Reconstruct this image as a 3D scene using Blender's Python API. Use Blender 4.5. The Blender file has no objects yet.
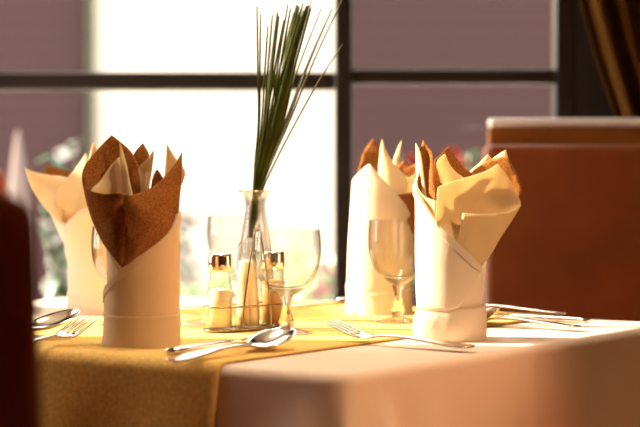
import bpy, bmesh, math, random
from mathutils import Vector, Matrix, noise
from mathutils.geometry import delaunay_2d_cdt

random.seed(7)
R = math.radians
PI = math.pi
scene = bpy.context.scene
COL = scene.collection

# ------------------------------------------------------------------ camera
FPX = 2000.0                      # focal length in pixels of the 640 px frame
CAMZ = 0.96
TZ = 0.75                         # table top height
PITCH = math.atan(63.5 / FPX)

cam_d = bpy.data.cameras.new('camera')
cam_d.sensor_width = 36.0
cam_d.lens = FPX / 640.0 * 36.0
cam_d.dof.use_dof = True
cam_d.dof.focus_distance = 2.24
cam_d.dof.aperture_fstop = (cam_d.lens / 1000.0) / 0.024
cam_d.clip_start = 0.05
cam = bpy.data.objects.new('camera', cam_d)
cam.location = (0, 0, CAMZ)
cam.rotation_euler = (PI / 2 - PITCH, 0, 0)
COL.objects.link(cam)
scene.camera = cam


def at(px, py, Y):
    """world point seen at a pixel of the photograph, at distance Y"""
    u = (px - 320.0) / FPX
    v = (213.5 - py) / FPX
    d = Vector((u, math.cos(PITCH) + v * math.sin(PITCH), -math.sin(PITCH) + v * math.cos(PITCH)))
    return Vector((0, 0, CAMZ)) + d * (Y / d.y)


def ground(px, py, z=TZ):
    p = at(px, py, 1.0)
    t = (z - CAMZ) / (p.z - CAMZ)
    return Vector((p.x * t, t, z))


# ------------------------------------------------------------------ materials
def new_mat(name):
    m = bpy.data.materials.new(name)
    m.use_nodes = True
    nt = m.node_tree
    for n in list(nt.nodes):
        nt.nodes.remove(n)
    out = nt.nodes.new('ShaderNodeOutputMaterial')
    return m, nt, out


def lin(c):
    return tuple(((x / 255.0) / 12.92 if x / 255.0 <= 0.04045 else ((x / 255.0 + 0.055) / 1.055) ** 2.4) for x in c) + (1,)


def principled(name, col, rough=0.6, metal=0.0, spec=0.5, noise_scale=0, noise_amt=0.15, bump=0.0, bump_scale=200, coat=0.0, stretch=(1, 1, 1), sheen=0.0):
    m, nt, out = new_mat(name)
    b = nt.nodes.new('ShaderNodeBsdfPrincipled')
    b.inputs['Base Color'].default_value = col
    b.inputs['Roughness'].default_value = rough
    b.inputs['Metallic'].default_value = metal
    b.inputs['Specular IOR Level'].default_value = spec
    b.inputs['Coat Weight'].default_value = coat
    b.inputs['Sheen Weight'].default_value = sheen
    nt.links.new(b.outputs[0], out.inputs[0])
    tc = nt.nodes.new('ShaderNodeTexCoord')
    mp = nt.nodes.new('ShaderNodeMapping')
    mp.inputs['Scale'].default_value = stretch
    nt.links.new(tc.outputs['Object'], mp.inputs[0])
    if noise_scale:
        n = nt.nodes.new('ShaderNodeTexNoise')
        n.inputs['Scale'].default_value = noise_scale
        n.inputs['Detail'].default_value = 6
        nt.links.new(mp.outputs[0], n.inputs['Vector'])
        r = nt.nodes.new('ShaderNodeMapRange')
        r.inputs['From Min'].default_value = 0.3
        r.inputs['From Max'].default_value = 0.7
        r.inputs['To Min'].default_value = 1 - noise_amt
        r.inputs['To Max'].default_value = 1 + noise_amt
        nt.links.new(n.outputs['Fac'], r.inputs['Value'])
        mx = nt.nodes.new('ShaderNodeVectorMath')
        mx.operation = 'SCALE'
        mx.inputs[0].default_value = col[:3]
        nt.links.new(r.outputs[0], mx.inputs['Scale'])
        nt.links.new(mx.outputs[0], b.inputs['Base Color'])
    if bump:
        n2 = nt.nodes.new('ShaderNodeTexNoise')
        n2.inputs['Scale'].default_value = bump_scale
        n2.inputs['Detail'].default_value = 4
        nt.links.new(mp.outputs[0], n2.inputs['Vector'])
        bp = nt.nodes.new('ShaderNodeBump')
        bp.inputs['Strength'].default_value = bump
        bp.inputs['Distance'].default_value = 0.002
        nt.links.new(n2.outputs['Fac'], bp.inputs['Height'])
        nt.links.new(bp.outputs[0], b.inputs['Normal'])
    return m


def cloth(name, col, trans=0.3, amt=0.05, speck=900, bump=0.25, tcol=None):
    """woven or paper sheet that lets some light through"""
    m, nt, out = new_mat(name)
    d = nt.nodes.new('ShaderNodeBsdfDiffuse')
    t = nt.nodes.new('ShaderNodeBsdfTranslucent')
    t.inputs['Color'].default_value = tcol or col
    mx = nt.nodes.new('ShaderNodeMixShader')
    mx.inputs[0].default_value = trans
    nt.links.new(d.outputs[0], mx.inputs[1])
    nt.links.new(t.outputs[0], mx.inputs[2])
    nt.links.new(mx.outputs[0], out.inputs[0])
    tc = nt.nodes.new('ShaderNodeTexCoord')
    n = nt.nodes.new('ShaderNodeTexNoise')
    n.inputs['Scale'].default_value = speck
    n.inputs['Detail'].default_value = 3
    nt.links.new(tc.outputs['Object'], n.inputs['Vector'])
    r = nt.nodes.new('ShaderNodeMapRange')
    r.inputs['From Min'].default_value = 0.3
    r.inputs['From Max'].default_value = 0.7
    r.inputs['To Min'].default_value = 1 - amt
    r.inputs['To Max'].default_value = 1 + amt
    nt.links.new(n.outputs['Fac'], r.inputs['Value'])
    sc = nt.nodes.new('ShaderNodeVectorMath')
    sc.operation = 'SCALE'
    sc.inputs[0].default_value = col[:3]
    nt.links.new(r.outputs[0], sc.inputs['Scale'])
    nt.links.new(sc.outputs[0], d.inputs['Color'])
    n2 = nt.nodes.new('ShaderNodeTexNoise')
    n2.inputs['Scale'].default_value = 60
    n2.inputs['Detail'].default_value = 5
    nt.links.new(tc.outputs['Object'], n2.inputs['Vector'])
    bp = nt.nodes.new('ShaderNodeBump')
    bp.inputs['Strength'].default_value = bump
    bp.inputs['Distance'].default_value = 0.003
    nt.links.new(n2.outputs['Fac'], bp.inputs['Height'])
    nt.links.new(bp.outputs[0], d.inputs['Normal'])
    return m


def thin_glass(name, tint=(0.992, 0.99, 0.98, 1), edge=(0.30, 0.26, 0.20, 1), gloss=1.0, blend=0.11):
    """a thin glass wall: mostly clear, darker and more mirror-like at grazing angles"""
    m, nt, out = new_mat(name)
    lw = nt.nodes.new('ShaderNodeLayerWeight')
    lw.inputs['Blend'].default_value = blend
    mixc = nt.nodes.new('ShaderNodeMix')
    mixc.data_type = 'RGBA'
    mixc.inputs[6].default_value = tint
    mixc.inputs[7].default_value = edge
    nt.links.new(lw.outputs['Facing'], mixc.inputs[0])
    tr = nt.nodes.new('ShaderNodeBsdfTransparent')
    nt.links.new(mixc.outputs[2], tr.inputs['Color'])
    gl = nt.nodes.new('ShaderNodeBsdfGlossy')
    gl.inputs['Roughness'].default_value = 0.02
    fr = nt.nodes.new('ShaderNodeFresnel')
    geo = nt.nodes.new('ShaderNodeNewGeometry')
    ior = nt.nodes.new('ShaderNodeMapRange')      # the same reflectance on both faces of the thin wall
    ior.inputs['To Min'].default_value = 1.45
    ior.inputs['To Max'].default_value = 1 / 1.45
    nt.links.new(geo.outputs['Backfacing'], ior.inputs['Value'])
    nt.links.new(ior.outputs[0], fr.inputs['IOR'])
    mu = nt.nodes.new('ShaderNodeMath')
    mu.operation = 'MULTIPLY'
    mu.inputs[1].default_value = gloss
    nt.links.new(fr.outputs[0], mu.inputs[0])
    mx = nt.nodes.new('ShaderNodeMixShader')
    nt.links.new(mu.outputs[0], mx.inputs[0])
    nt.links.new(tr.outputs[0], mx.inputs[1])
    nt.links.new(gl.outputs[0], mx.inputs[2])
    nt.links.new(mx.outputs[0], out.inputs[0])
    return m


def solid_glass(name, clear=.35):
    m, nt, out = new_mat(name)
    g = nt.nodes.new('ShaderNodeBsdfGlass')
    g.inputs['IOR'].default_value = 1.48
    g.inputs['Roughness'].default_value = 0.01
    t = nt.nodes.new('ShaderNodeBsdfTransparent')
    mx = nt.nodes.new('ShaderNodeMixShader')
    mx.inputs[0].default_value = clear
    nt.links.new(g.outputs[0], mx.inputs[1])
    nt.links.new(t.outputs[0], mx.inputs[2])
    nt.links.new(mx.outputs[0], out.inputs[0])
    return m


def lined(name, c1, c2, scale, rough=0.8):
    """horizontal boards with fine dark joints"""
    m, nt, out = new_mat(name)
    b = nt.nodes.new('ShaderNodeBsdfPrincipled')
    b.inputs['Roughness'].default_value = rough
    b.inputs['Specular IOR Level'].default_value = .1
    tc = nt.nodes.new('ShaderNodeTexCoord')
    w = nt.nodes.new('ShaderNodeTexWave')
    w.bands_direction = 'Z'
    w.inputs['Scale'].default_value = scale
    w.inputs['Distortion'].default_value = 0.4
    nt.links.new(tc.outputs['Object'], w.inputs['Vector'])
    mixc = nt.nodes.new('ShaderNodeMix')
    mixc.data_type = 'RGBA'
    mixc.inputs[6].default_value = c1
    mixc.inputs[7].default_value = c2
    nt.links.new(w.outputs['Fac'], mixc.inputs[0])
    nt.links.new(mixc.outputs[2], b.inputs['Base Color'])
    nt.links.new(b.outputs[0], out.inputs[0])
    return m


M = {}
M['cloth'] = cloth('tablecloth_linen', (0.84, 0.66, 0.53, 1), 0.08, 0.03, 1200, 0.15)
M['runner'] = cloth('gold_runner', (0.78, 0.50, 0.16, 1), 0.05, 0.16, 260, 0.35)
M['napkin'] = cloth('napkin_linen', (0.86, 0.66, 0.42, 1), 0.28, 0.03, 1500, 0.15)
M['napkin_light'] = cloth('napkin_linen_pale', (0.91, 0.79, 0.65, 1), 0.33, 0.03, 1500, 0.15)
M['cream'] = cloth('cream_paper', (0.88, 0.70, 0.42, 1), 0.42, 0.04, 700, 0.2)
M['brown'] = cloth('brown_paper', (0.31, 0.115, 0.032, 1), 0.10, 0.5, 620, 0.2, (0.42, 0.16, 0.04, 1))
M['chrome'] = principled('chrome', (0.85, 0.80, 0.72, 1), 0.08, 1.0)
M['steel'] = principled('cutlery_steel', (0.78, 0.72, 0.65, 1), 0.16, 1.0)
M['wire'] = principled('caddy_wire', (0.36, 0.26, 0.13, 1), 0.22, 1.0)
M['thin'] = thin_glass('goblet_glass')
M['solid'] = solid_glass('stem_glass')
M['vase'] = thin_glass('vase_glass', (0.975, 0.975, 0.96, 1), (0.16, 0.14, 0.10, 1), 1.0, 0.26)
M['pane'] = thin_glass('window_glass', (0.99, 0.99, 0.98, 1), (0.9, 0.9, 0.88, 1), 0.5, 0.1)
M['salt'] = principled('salt', (0.90, 0.80, 0.58, 1), 0.9, noise_scale=900, noise_amt=0.04)
M['pepper'] = principled('pepper', (0.50, 0.27, 0.10, 1), 0.9, noise_scale=1500, noise_amt=0.4)
M['picks'] = principled('pale_picks', (0.86, 0.68, 0.42, 1), 0.8, noise_scale=260, noise_amt=0.35, stretch=(1, 1, 0.04))
M['grass'] = principled('grass_blade', (0.040, 0.048, 0.002, 1), 0.6, spec=.15, noise_scale=60, noise_amt=0.4)
M['grass_pale'] = principled('grass_blade_dry', (0.085, 0.062, 0.012, 1), 0.5, noise_scale=60, noise_amt=0.3)
M['leather'] = principled('russet_leather', (0.23, 0.055, 0.010, 1), 0.55, spec=.3, noise_scale=9, noise_amt=0.15, bump=0.25, bump_scale=350)
M['dark_leather'] = principled('dark_red_leather', (0.34, 0.060, 0.012, 1), 0.5, noise_scale=9, noise_amt=0.2, bump=0.25, bump_scale=350)
M['russet_wood'] = principled('russet_wood', (0.30, 0.10, 0.015, 1), 0.5, spec=.3, noise_scale=14, noise_amt=0.3, stretch=(0.15, 1, 1))
M['painted_top_sheen'] = principled('painted_top_sheen', (0.92, 0.88, 0.87, 1), 0.3)  # pale colour paints the sheen on the bench's top edge
M['dark_wood'] = principled('dark_wood', (0.035, 0.017, 0.010, 1), 0.4, noise_scale=20, noise_amt=0.25, stretch=(1, 1, 0.15))
M['frame'] = principled('window_frame_paint', (0.013, 0.006, 0.004, 1), 0.45, noise_scale=30, noise_amt=0.2)
M['wall_dark'] = principled('dark_wall_paint', (0.016, 0.009, 0.004, 1), 0.8, noise_scale=8, noise_amt=0.1)
M['wall_warm'] = principled('warm_wall_paint', (0.55, 0.32, 0.16, 1), 0.85, noise_scale=5, noise_amt=0.06)
M['ceiling'] = principled('ceiling_paint', (0.85, 0.72, 0.56, 1), 0.9, noise_scale=5, noise_amt=0.04)
M['floor'] = principled('floor_planks', (0.24, 0.11, 0.05, 1), 0.35, noise_scale=6, noise_amt=0.3, stretch=(1, 0.1, 1))
M['curtain'] = cloth('curtain_fabric', (0.10, 0.042, 0.009, 1), 0.08, 0.1, 200, 0.3)
M['white_wall'] = principled('white_render', (0.37, 0.342, 0.297, 1), 0.9, noise_scale=3, noise_amt=0.02)
M['cladding'] = lined('mauve_cladding', (0.044, 0.025, 0.026, 1), (0.031, 0.017, 0.0178, 1), 34)
M['olive_trim'] = principled('olive_trim', (0.028, 0.024, 0.012, 1), 0.7, noise_scale=10)
M['terrace'] = principled('terrace_paving', (0.62, 0.58, 0.52, 1), 0.9, noise_scale=4, noise_amt=0.1)
M['leaf'] = principled('shrub_leaf', (0.045, 0.10, 0.04, 1), 0.45, noise_scale=20, noise_amt=0.3)
M['leaf_teal'] = principled('shrub_leaf_blueish', (0.03, 0.11, 0.055, 1), 0.4, noise_scale=20, noise_amt=0.3)
M['leaf_pale'] = principled('hedge_leaf_pale', (0.42, 0.55, 0.33, 1), 0.6, noise_scale=12, noise_amt=0.3)
M['petal_white'] = principled('white_petals', (0.80, 0.76, 0.78, 1), 0.7, noise_scale=40, noise_amt=0.05)
M['petal_pink'] = principled('pink_petals', (0.80, 0.28, 0.45, 1), 0.7, noise_scale=40, noise_amt=0.1)
M['petal_red'] = principled('red_petals', (0.40, 0.04, 0.03, 1), 0.7, noise_scale=40, noise_amt=0.1)
M['stem'] = principled('plant_stem', (0.10, 0.09, 0.04, 1), 0.7, noise_scale=30)
M['pot'] = principled('planter_clay', (0.45, 0.36, 0.30, 1), 0.85, noise_scale=15, noise_amt=0.12)
M['post'] = principled('pale_post_paint', (0.13, 0.095, 0.09, 1), 0.7, noise_scale=10, noise_amt=0.1)


# ------------------------------------------------------------------ object helpers
def thing(name, label, cat, loc=(0, 0, 0), rotz=0, group=None):
    o = bpy.data.objects.new(name, None)
    o.empty_display_size = 0.02
    COL.objects.link(o)
    o.location = loc
    o.rotation_euler = (0, 0, rotz)
    tag(o, label, cat, group)
    return o


def tag(o, label, cat, group=None):
    o['label'] = label
    o['category'] = cat
    if group:
        o['group'] = group
    return o


def obj(name, bm, mat, parent=None, world=False, smooth=True, solid=0.0, sub=0, label=None, bevel=0.0, loc=None):
    """link a bmesh as ONE object; world=True when its coordinates are world ones under an unrotated parent"""
    if bevel:
        pass
    me = bpy.data.meshes.new(name)
    if world and parent is not None:
        root = parent
        off = Vector(root.location)
        while root.parent:
            root = root.parent
            off += Vector(root.location)
        for v in bm.verts:
            v.co -= off
    if loc is not None:
        for v in bm.verts:
            v.co -= Vector(loc)
    bmesh.ops.recalc_face_normals(bm, faces=bm.faces[:])
    bm.to_mesh(me)
    bm.free()
    me.materials.append(mat)
    if smooth:
        for p in me.polygons:
            p.use_smooth = True
    o = bpy.data.objects.new(name, me)
    COL.objects.link(o)
    if parent is not None:
        o.parent = parent
    if loc is not None:
        o.location = loc
    if solid:
        md = o.modifiers.new('thickness', 'SOLIDIFY')
        md.thickness = solid
        md.offset = 0
    if bevel:
        md = o.modifiers.new('bevel', 'BEVEL')
        md.width = bevel
        md.segments = 3
        md.limit_method = 'ANGLE'
    if sub:
        md = o.modifiers.new('smooth', 'SUBSURF')
        md.levels = sub
        md.render_levels = sub
    if label:
        o['label'] = label
    return o


def struct(name, bm, mat, parent=None, **kw):
    o = obj(name, bm, mat, parent, **kw)
    if parent is None:
        o['kind'] = 'structure'
    return o


def dup(root, loc, rotz=None, label=None, group=None, scale=None, rot=None):
    r = root.copy()
    COL.objects.link(r)
    r.location = loc
    if rotz is not None:
        r.rotation_euler = (0, 0, rotz)
    if rot is not None:
        r.rotation_euler = rot
    if scale:
        r.scale = (scale,) * 3
    if label:
        r['label'] = label
    if group:
        r['group'] = group
    for ch in list(root.children):
        c = ch.copy()
        COL.objects.link(c)
        c.parent = r
        for g in list(ch.children):
            d = g.copy()
            COL.objects.link(d)
            d.parent = c
    return r


def add_box(bm, x0, x1, y0, y1, z0, z1):
    vs = [bm.verts.new((x, y, z)) for z in (z0, z1) for y in (y0, y1) for x in (x0, x1)]
    for f in ((0, 2, 3, 1), (4, 5, 7, 6), (0, 1, 5, 4), (2, 6, 7, 3), (0, 4, 6, 2), (1, 3, 7, 5)):
        bm.faces.new([vs[i] for i in f])
    return bm


def box(*a):
    return add_box(bmesh.new(), *a)


def add_lathe(bm, prof, seg=40, cx=0, cy=0):
    """prof = [(r, z)...]; r = 0 closes with a pole"""
    rings = []
    for r, z in prof:
        if r < 1e-6:
            rings.append([bm.verts.new((cx, cy, z))])
        else:
            rings.append([bm.verts.new((cx + r * math.cos(2 * PI * i / seg), cy + r * math.sin(2 * PI * i / seg), z)) for i in range(seg)])
    for a, b in zip(rings, rings[1:]):
        for i in range(seg):
            j = (i + 1) % seg
            if len(a) == 1 and len(b) == 1:
                continue
            if len(a) == 1:
                bm.faces.new((a[0], b[j], b[i]))
            elif len(b) == 1:
                bm.faces.new((a[i], a[j], b[0]))
            else:
                bm.faces.new((a[i], a[j], b[j], b[i]))
    return bm


def lathe(prof, seg=40):
    return add_lathe(bmesh.new(), prof, seg)


def catmull(pts, n=6, closed=False):
    out = []
    N = len(pts)
    rng = range(N) if closed else range(N - 1)
    for i in rng:
        p1, p2 = pts[i], pts[(i + 1) % N]
        p0 = pts[(i - 1) % N] if (closed or i > 0) else p1
        p3 = pts[(i + 2) % N] if (closed or i + 2 < N) else p2
        for k in range(n):
            t = k / n
            out.append(tuple(0.5 * ((2 * b) + (-a + c) * t + (2 * a - 5 * b + 4 * c - d) * t * t + (-a + 3 * b - 3 * c + d) * t ** 3)
                             for a, b, c, d in zip(p0, p1, p2, p3)))
    if not closed:
        out.append(tuple(pts[-1]))
    return out


def add_tube(bm, pts, r, seg=8, closed=False):
    pts = [Vector(p) for p in pts]
    N = len(pts)
    rings = []
    up = Vector((0.13, 0.21, 1)).normalized()
    for i, p in enumerate(pts):
        if closed:
            t = pts[(i + 1) % N] - pts[i - 1]
        else:
            t = pts[min(i + 1, N - 1)] - pts[max(i - 1, 0)]
        t.normalize()
        a = t.cross(up)
        if a.length < 1e-3:
            a = t.cross(Vector((1, 0, 0)))
        a.normalize()
        b = t.cross(a)
        rr = r[i] if isinstance(r, (list, tuple)) else r
        rings.append([bm.verts.new(p + a * rr * math.cos(2 * PI * k / seg) + b * rr * math.sin(2 * PI * k / seg)) for k in range(seg)])
    rng = range(N) if closed else range(N - 1)
    for i in rng:
        A, B = rings[i], rings[(i + 1) % N]
        for k in range(seg):
            bm.faces.new((A[k], A[(k + 1) % seg], B[(k + 1) % seg], B[k]))
    if not closed:
        bm.faces.new(rings[0])
        bm.faces.new(rings[-1])
    return bm


def interp(tab, x):
    """piecewise linear through sorted (x, v...) rows"""
    if x <= tab[0][0]:
        return tab[0][1:]
    for a, b in zip(tab, tab[1:]):
        if x <= b[0]:
            t = (x - a[0]) / (b[0] - a[0])
            return tuple(p + (q - p) * t for p, q in zip(a[1:], b[1:]))
    return tab[-1][1:]


def smooth_interp(tab, x, n=8):
    return interp(sorted(catmull(tab, n)), x)


# ------------------------------------------------------------------ the room
WY = 3.40                # inner face of the window wall
LX = -1.30               # inner face of the left wall
RX, BY, CZ = 2.2, -2.2, 2.7

struct('floor', box(LX - 0.12, RX + 0.1, BY - 0.1, WY + 0.1, -0.1, 0.0), M['floor'], smooth=False)
struct('ceiling', box(LX - 0.12, RX + 0.1, BY - 0.1, WY + 0.1, CZ, CZ + 0.1), M['ceiling'], smooth=False)
struct('wall_right', box(RX, RX + 0.1, BY, WY + 0.1, 0, CZ), M['wall_warm'], smooth=False)
struct('wall_front', box(LX - 0.12, RX + 0.1, BY - 0.1, BY, 0, CZ), M['wall_warm'], smooth=False)
# window wall: a tall opening from an unseen wall stretch, added to block sun, to X = 0.435
WX0, WX1, WZ0, WZ1 = -.62, 0.435, 0.28, 2.30
bm = box(WX1, RX, WY, WY + 0.1, 0, CZ)
add_box(bm, LX - 0.12, WX0, WY, WY + 0.1, 0, CZ)
add_box(bm, WX0, WX1, WY, WY + 0.1, 0, WZ0)
add_box(bm, WX0, WX1, WY, WY + 0.1, WZ1, CZ)
struct('wall_back', bm, M['wall_dark'], smooth=False)
# left wall with a window beside the corner, where the sun comes in
SUN_Y0, SUN_Y1 = 2.382, 3.20
bm = box(LX - 0.1, LX, BY, SUN_Y0, 0, CZ)
add_box(bm, LX - 0.1, LX, SUN_Y1, WY, 0, CZ)
add_box(bm, LX - 0.1, LX, SUN_Y0, SUN_Y1, 0, 0.70)
add_box(bm, LX - 0.1, LX, SUN_Y0, SUN_Y1, 2.35, CZ)
struct('wall_left', bm, M['wall_warm'], smooth=False)

# window_1: the window behind the table
w1 = thing('window_1', 'dark framed window behind the table', 'window', (0, WY, 0))
del w1['label'], w1['category']
w1['kind'] = 'structure'
F0, F1 = 0.0, 0.06
bm = box(WX0, WX1, F0, F1, WZ0, WZ0 + 0.05)
add_box(bm, WX0, WX1, F0, F1, WZ1 - 0.05, WZ1)
add_box(bm, WX0, WX0 + 0.05, F0, F1, WZ0, WZ1)
add_box(bm, 0.400, WX1, F0, F1, WZ0, WZ1)
obj('window_frame', bm, M['frame'], w1, smooth=False, bevel=0.004)
obj('mullion', box(0.0255, 0.0545, -0.012, F1, WZ0 + .05, WZ1 - .05), M['frame'], w1, smooth=False, bevel=0.004)
obj('transom', box(WX0 + .05, 0.0255, 0.0, F1 - .005, 1.062, 1.092), M['frame'], w1, smooth=False, bevel=0.005)
obj('transom', box(0.0545, 0.40, 0.0, F1 - .005, 1.072, 1.098), M['frame'], w1, smooth=False, bevel=0.005)
for x0, x1, z0, z1 in ((WX0 + .05, .0255, WZ0 + .05, 1.062), (WX0 + .05, .0255, 1.092, WZ1 - .05),
                       (.0545, .40, WZ0 + .05, 1.072), (.0545, .40, 1.098, WZ1 - .05)):
    obj('glass_pane', box(x0, x1, .028, .031, z0, z1), M['pane'], w1, smooth=False)
# window_2: the left wall's window (outside the picture), frame and panes
w2 = thing('window_2', 'x', 'x', (LX, 0, 0))
del w2['label'], w2['category']
w2['kind'] = 'structure'
bm = box(-.08, -.03, SUN_Y0, SUN_Y1, .70, .74)
add_box(bm, -.08, -.03, SUN_Y0, SUN_Y1, 2.31, 2.35)
add_box(bm, -.08, -.03, SUN_Y0, SUN_Y0 + .03, .74, 2.31)
add_box(bm, -.08, -.03, SUN_Y1 - .03, SUN_Y1, .74, 2.31)
obj('window_frame', bm, M['frame'], w2, smooth=False)
obj('glass_pane', box(-.057, -.054, SUN_Y0 + .03, SUN_Y1 - .03, .74, 2.31), M['pane'], w2, smooth=False)

obj('added_sun_blocker', box(-.03, -.005, 2.69, 2.85, .74, 1.47), M['frame'], w2, smooth=False)  # unseen panel added to keep sun off the back left napkin

# ------------------------------------------------------------------ outside
bm = bmesh.new()
vs = [bm.verts.new(p) for p in ((-14, WY + .1, -.02), (14, WY + .1, -.02), (14, 40, -.02), (-14, 40, -.02))]
bm.faces.new(vs)
g = struct('ground', bm, M['terrace'], smooth=False)

FY = 7.0
bld = thing('neighbouring_building', 'building across the terrace with white wall between mauve boarded bays', 'building', (0, FY, 0))
obj('white_wall', box(-.7875, .095, 0, .25, 0, 3.4), M['white_wall'], bld, smooth=False)


def cladding(x0, x1, z1):
    b = bmesh.new()
    n = int(z1 / .05)
    h = z1 / n
    prof = []
    for i in range(n):
        prof.append((0.0, i * h))
        prof.append((-0.005, i * h + .003))
        prof.append((0.0, (i + 1) * h - .001))
    L = [b.verts.new((x0, y, z)) for y, z in prof]
    Rr = [b.verts.new((x1, y, z)) for y, z in prof]
    for i in range(len(prof) - 1):
        b.faces.new((L[i], Rr[i], Rr[i + 1], L[i + 1]))
    add_box(b, x0, x1, .01, .25, 0, z1)
    return b


obj('boarded_wall', cladding(-2.6, -.82, 3.4), M['cladding'], bld, smooth=False)
obj('boarded_wall', cladding(.095, 2.6, 3.4), M['cladding'], bld, smooth=False)
obj('corner_trim', box(-.815, -.7875, -.03, .25, 0, 3.4), M['olive_trim'], bld, smooth=False)
obj('roof', box(-2.7, 2.7, -.12, .4, 3.4, 3.55), M['white_wall'], bld, smooth=False)


def add_leaf(b, p, d, up, L, W):
    """one folded, pointed leaf"""
    d = d.normalized()
    s = d.cross(up)
    if s.length < 1e-3:
        s = d.cross(Vector((1, 0, 0)))
    s.normalize()
    n = s.cross(d)
    rows = [(0, .05), (.25, .8), (.5, 1.0), (.75, .7), (1, .03)]
    prev = None
    for t, w in rows:
        c = p + d * L * t - n * L * .25 * t * t
        a = [b.verts.new(c - s * W * w / 2 + n * W * .15 * w), b.verts.new(c), b.verts.new(c + s * W * w / 2 + n * W * .15 * w)]
        if prev:
            for i in range(2):
                b.faces.new((prev[i], prev[i + 1], a[i + 1], a[i]))
        prev = a


def add_blossom(b, p, r):
    for k in range(7):
        a = 2 * PI * k / 7 + random.random() * .4
        d = Vector((math.cos(a), -.35 + random.uniform(-.3, .3), math.sin(a)))
        add_leaf(b, p, d, Vector((0, 1, 0)), r, r * .75)


def rv():
    return Vector((random.gauss(0, 1), random.gauss(0, 1), random.gauss(0, 1))).normalized()


def plant(name, label, cat, loc, sprigs, leafmat, petal, leafL, nleaf, pot_r=.13, pot_h=.34, blooms=(), group=None):
    """sprigs: end points of stems relative to loc; leaves sit along the upper stems"""
    t = thing(name, label, cat, loc, 0, group)
    add = bmesh.new()
    fol = bmesh.new()
    for e in sprigs:
        e = Vector(e)
        s = Vector((e.x * .12, e.y * .12, pot_h - .03))
        mid = s.lerp(e, .5) + Vector((0, 0, .05))
        pts = [s.lerp(mid, k / 5).lerp(mid.lerp(e, k / 5), k / 5) for k in range(6)]
        add_tube(add, pts, [.005 - .0006 * k for k in range(6)], 6)
        for k in range(nleaf):
            u = random.uniform(.45, 1.0)
            q = s.lerp(mid, u).lerp(mid.lerp(e, u), u)
            d = rv() + (e - s).normalized() * .5
            add_leaf(fol, q, d, Vector((0, 0, 1)), leafL * random.uniform(.7, 1.2), leafL * random.uniform(.35, .55))
    obj('stems', add, M['stem'], t)
    obj('foliage', fol, leafmat, t)
    for p, r in blooms:
        bb = bmesh.new()
        add_blossom(bb, Vector(p), r)
        obj('blossom', bb, petal, t)
    obj('flower_pot', lathe([(0, 0), (pot_r * .72, 0), (pot_r * .95, pot_h * .9), (pot_r * 1.04, pot_h * .9), (pot_r * 1.04, pot_h),
                             (pot_r * .93, pot_h), (pot_r * .9, pot_h - .04), (0, pot_h - .04)], 28), M['pot'], t)
    return t


def rel(px, py, Y, loc, dy=0.0):
    p = at(px, py, Y + dy)
    return tuple(p - Vector(loc))


SY = 4.3
L0 = (at(100, 200, SY).x, SY, -.02)
spr = [rel(*s, SY, L0, random.uniform(-.08, .08)) for s in ((46, 206), (54, 240), (60, 152), (76, 158), (186, 212), (184, 232), (56, 268), (120, 190), (150, 210), (44, 230), (70, 280))]
bl = [(rel(px, py, SY, L0, dy), r) for px, py, dy, r in ((62, 154, 0, .02), (72, 148, .02, .02), (58, 226, -.02, .045), (62, 250, 0, .05), (58, 288, .0, .05),
                                                         (184, 250, .03, .035), (190, 222, .0, .03), (64, 206, .03, .04), (66, 272, .02, .05), (190, 270, 0, .04))]
plant('flowering_shrub', 'potted shrub with white blossoms outside, behind the two left napkins', 'shrub', L0, spr, M['leaf_teal'], M['petal_white'], .062, 13, blooms=bl)
SY2 = 4.2
L1 = (at(420, 200, SY2).x, SY2, -.02)
spr = [rel(*s, SY2, L1, random.uniform(-.06, .06)) for s in ((372, 156), (400, 156), (425, 158), (468, 152), (476, 160), (440, 160), (385, 170))]
bl = [(rel(px, py, SY2, L1), r) for px, py, r in ((452, 156, .025), (413, 160, .02), (462, 164, .02))]
plant('flowering_shrub', 'potted shrub with red blossoms outside, behind the two right napkins', 'shrub', L1, spr, M['leaf'], M['petal_red'], .05, 10, blooms=bl)
SY3 = 5.0
L2 = (at(322, 280, SY3).x, SY3, -.02)
spr = [rel(*s, SY3, L2, random.uniform(-.06, .06)) for s in ((300, 256), (315, 262), (330, 265), (342, 270), (308, 280), (335, 285))]
bl = [(rel(px, py, SY3, L2), r) for px, py, r in ((328, 272, .04), (335, 282, .035), (318, 290, .03))]
plant('pink_flowering_plant', 'small potted plant with pink blossoms outside, left of the window post', 'plant', L2, spr, M['leaf_pale'], M['petal_pink'], .06, 9, blooms=bl)

HY = 6.4
hd = thing('low_hedge', 'low pale green hedge in front of the white wall outside', 'hedge', (at(250, 200, HY).x, HY, -.02))
fol = bmesh.new()
for i in range(1500):
    x = random.uniform(-.48, .34)
    z = .25 + random.random() ** .8 * (.36 + .05 * math.sin(x * 14))
    add_leaf(fol, Vector((x, random.uniform(-.1, .1), z)), rv() + Vector((0, -.4, .5)), Vector((0, 0, 1)), random.uniform(.03, .07), random.uniform(.018, .03))
obj('foliage', fol, M['leaf_pale'], hd)
st = bmesh.new()
for i in range(14):
    x = -.45 + i * .058
    add_tube(st, [(x, 0, 0), (x + random.uniform(-.03, .03), 0, .3), (x + random.uniform(-.05, .05), 0, .5)], [.008, .006, .003], 6)
obj('stems', st, M['stem'], hd)

PY = 5.2
p = at(18, 125, PY)
tag(obj('garden_post', lathe([(0, 0), (.05, 0), (.05, .05), (.024, .06), (.022, .80), (.027, .83), (.024, .87), (.016, .95), (.006, 1.02), (0, 1.035)], 24),
        M['post'], loc=None), 'pale pointed post standing outside the left window pane', 'post').location = (p.x, PY, -.02)

# ------------------------------------------------------------------ bench, chairs, curtain
BX0 = at(486.5, 150, 3.02).x
bn = thing('leather_bench', 'russet leather bench with wooden back and painted top highlight at right', 'bench', (BX0, 3.06, 0))


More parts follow.
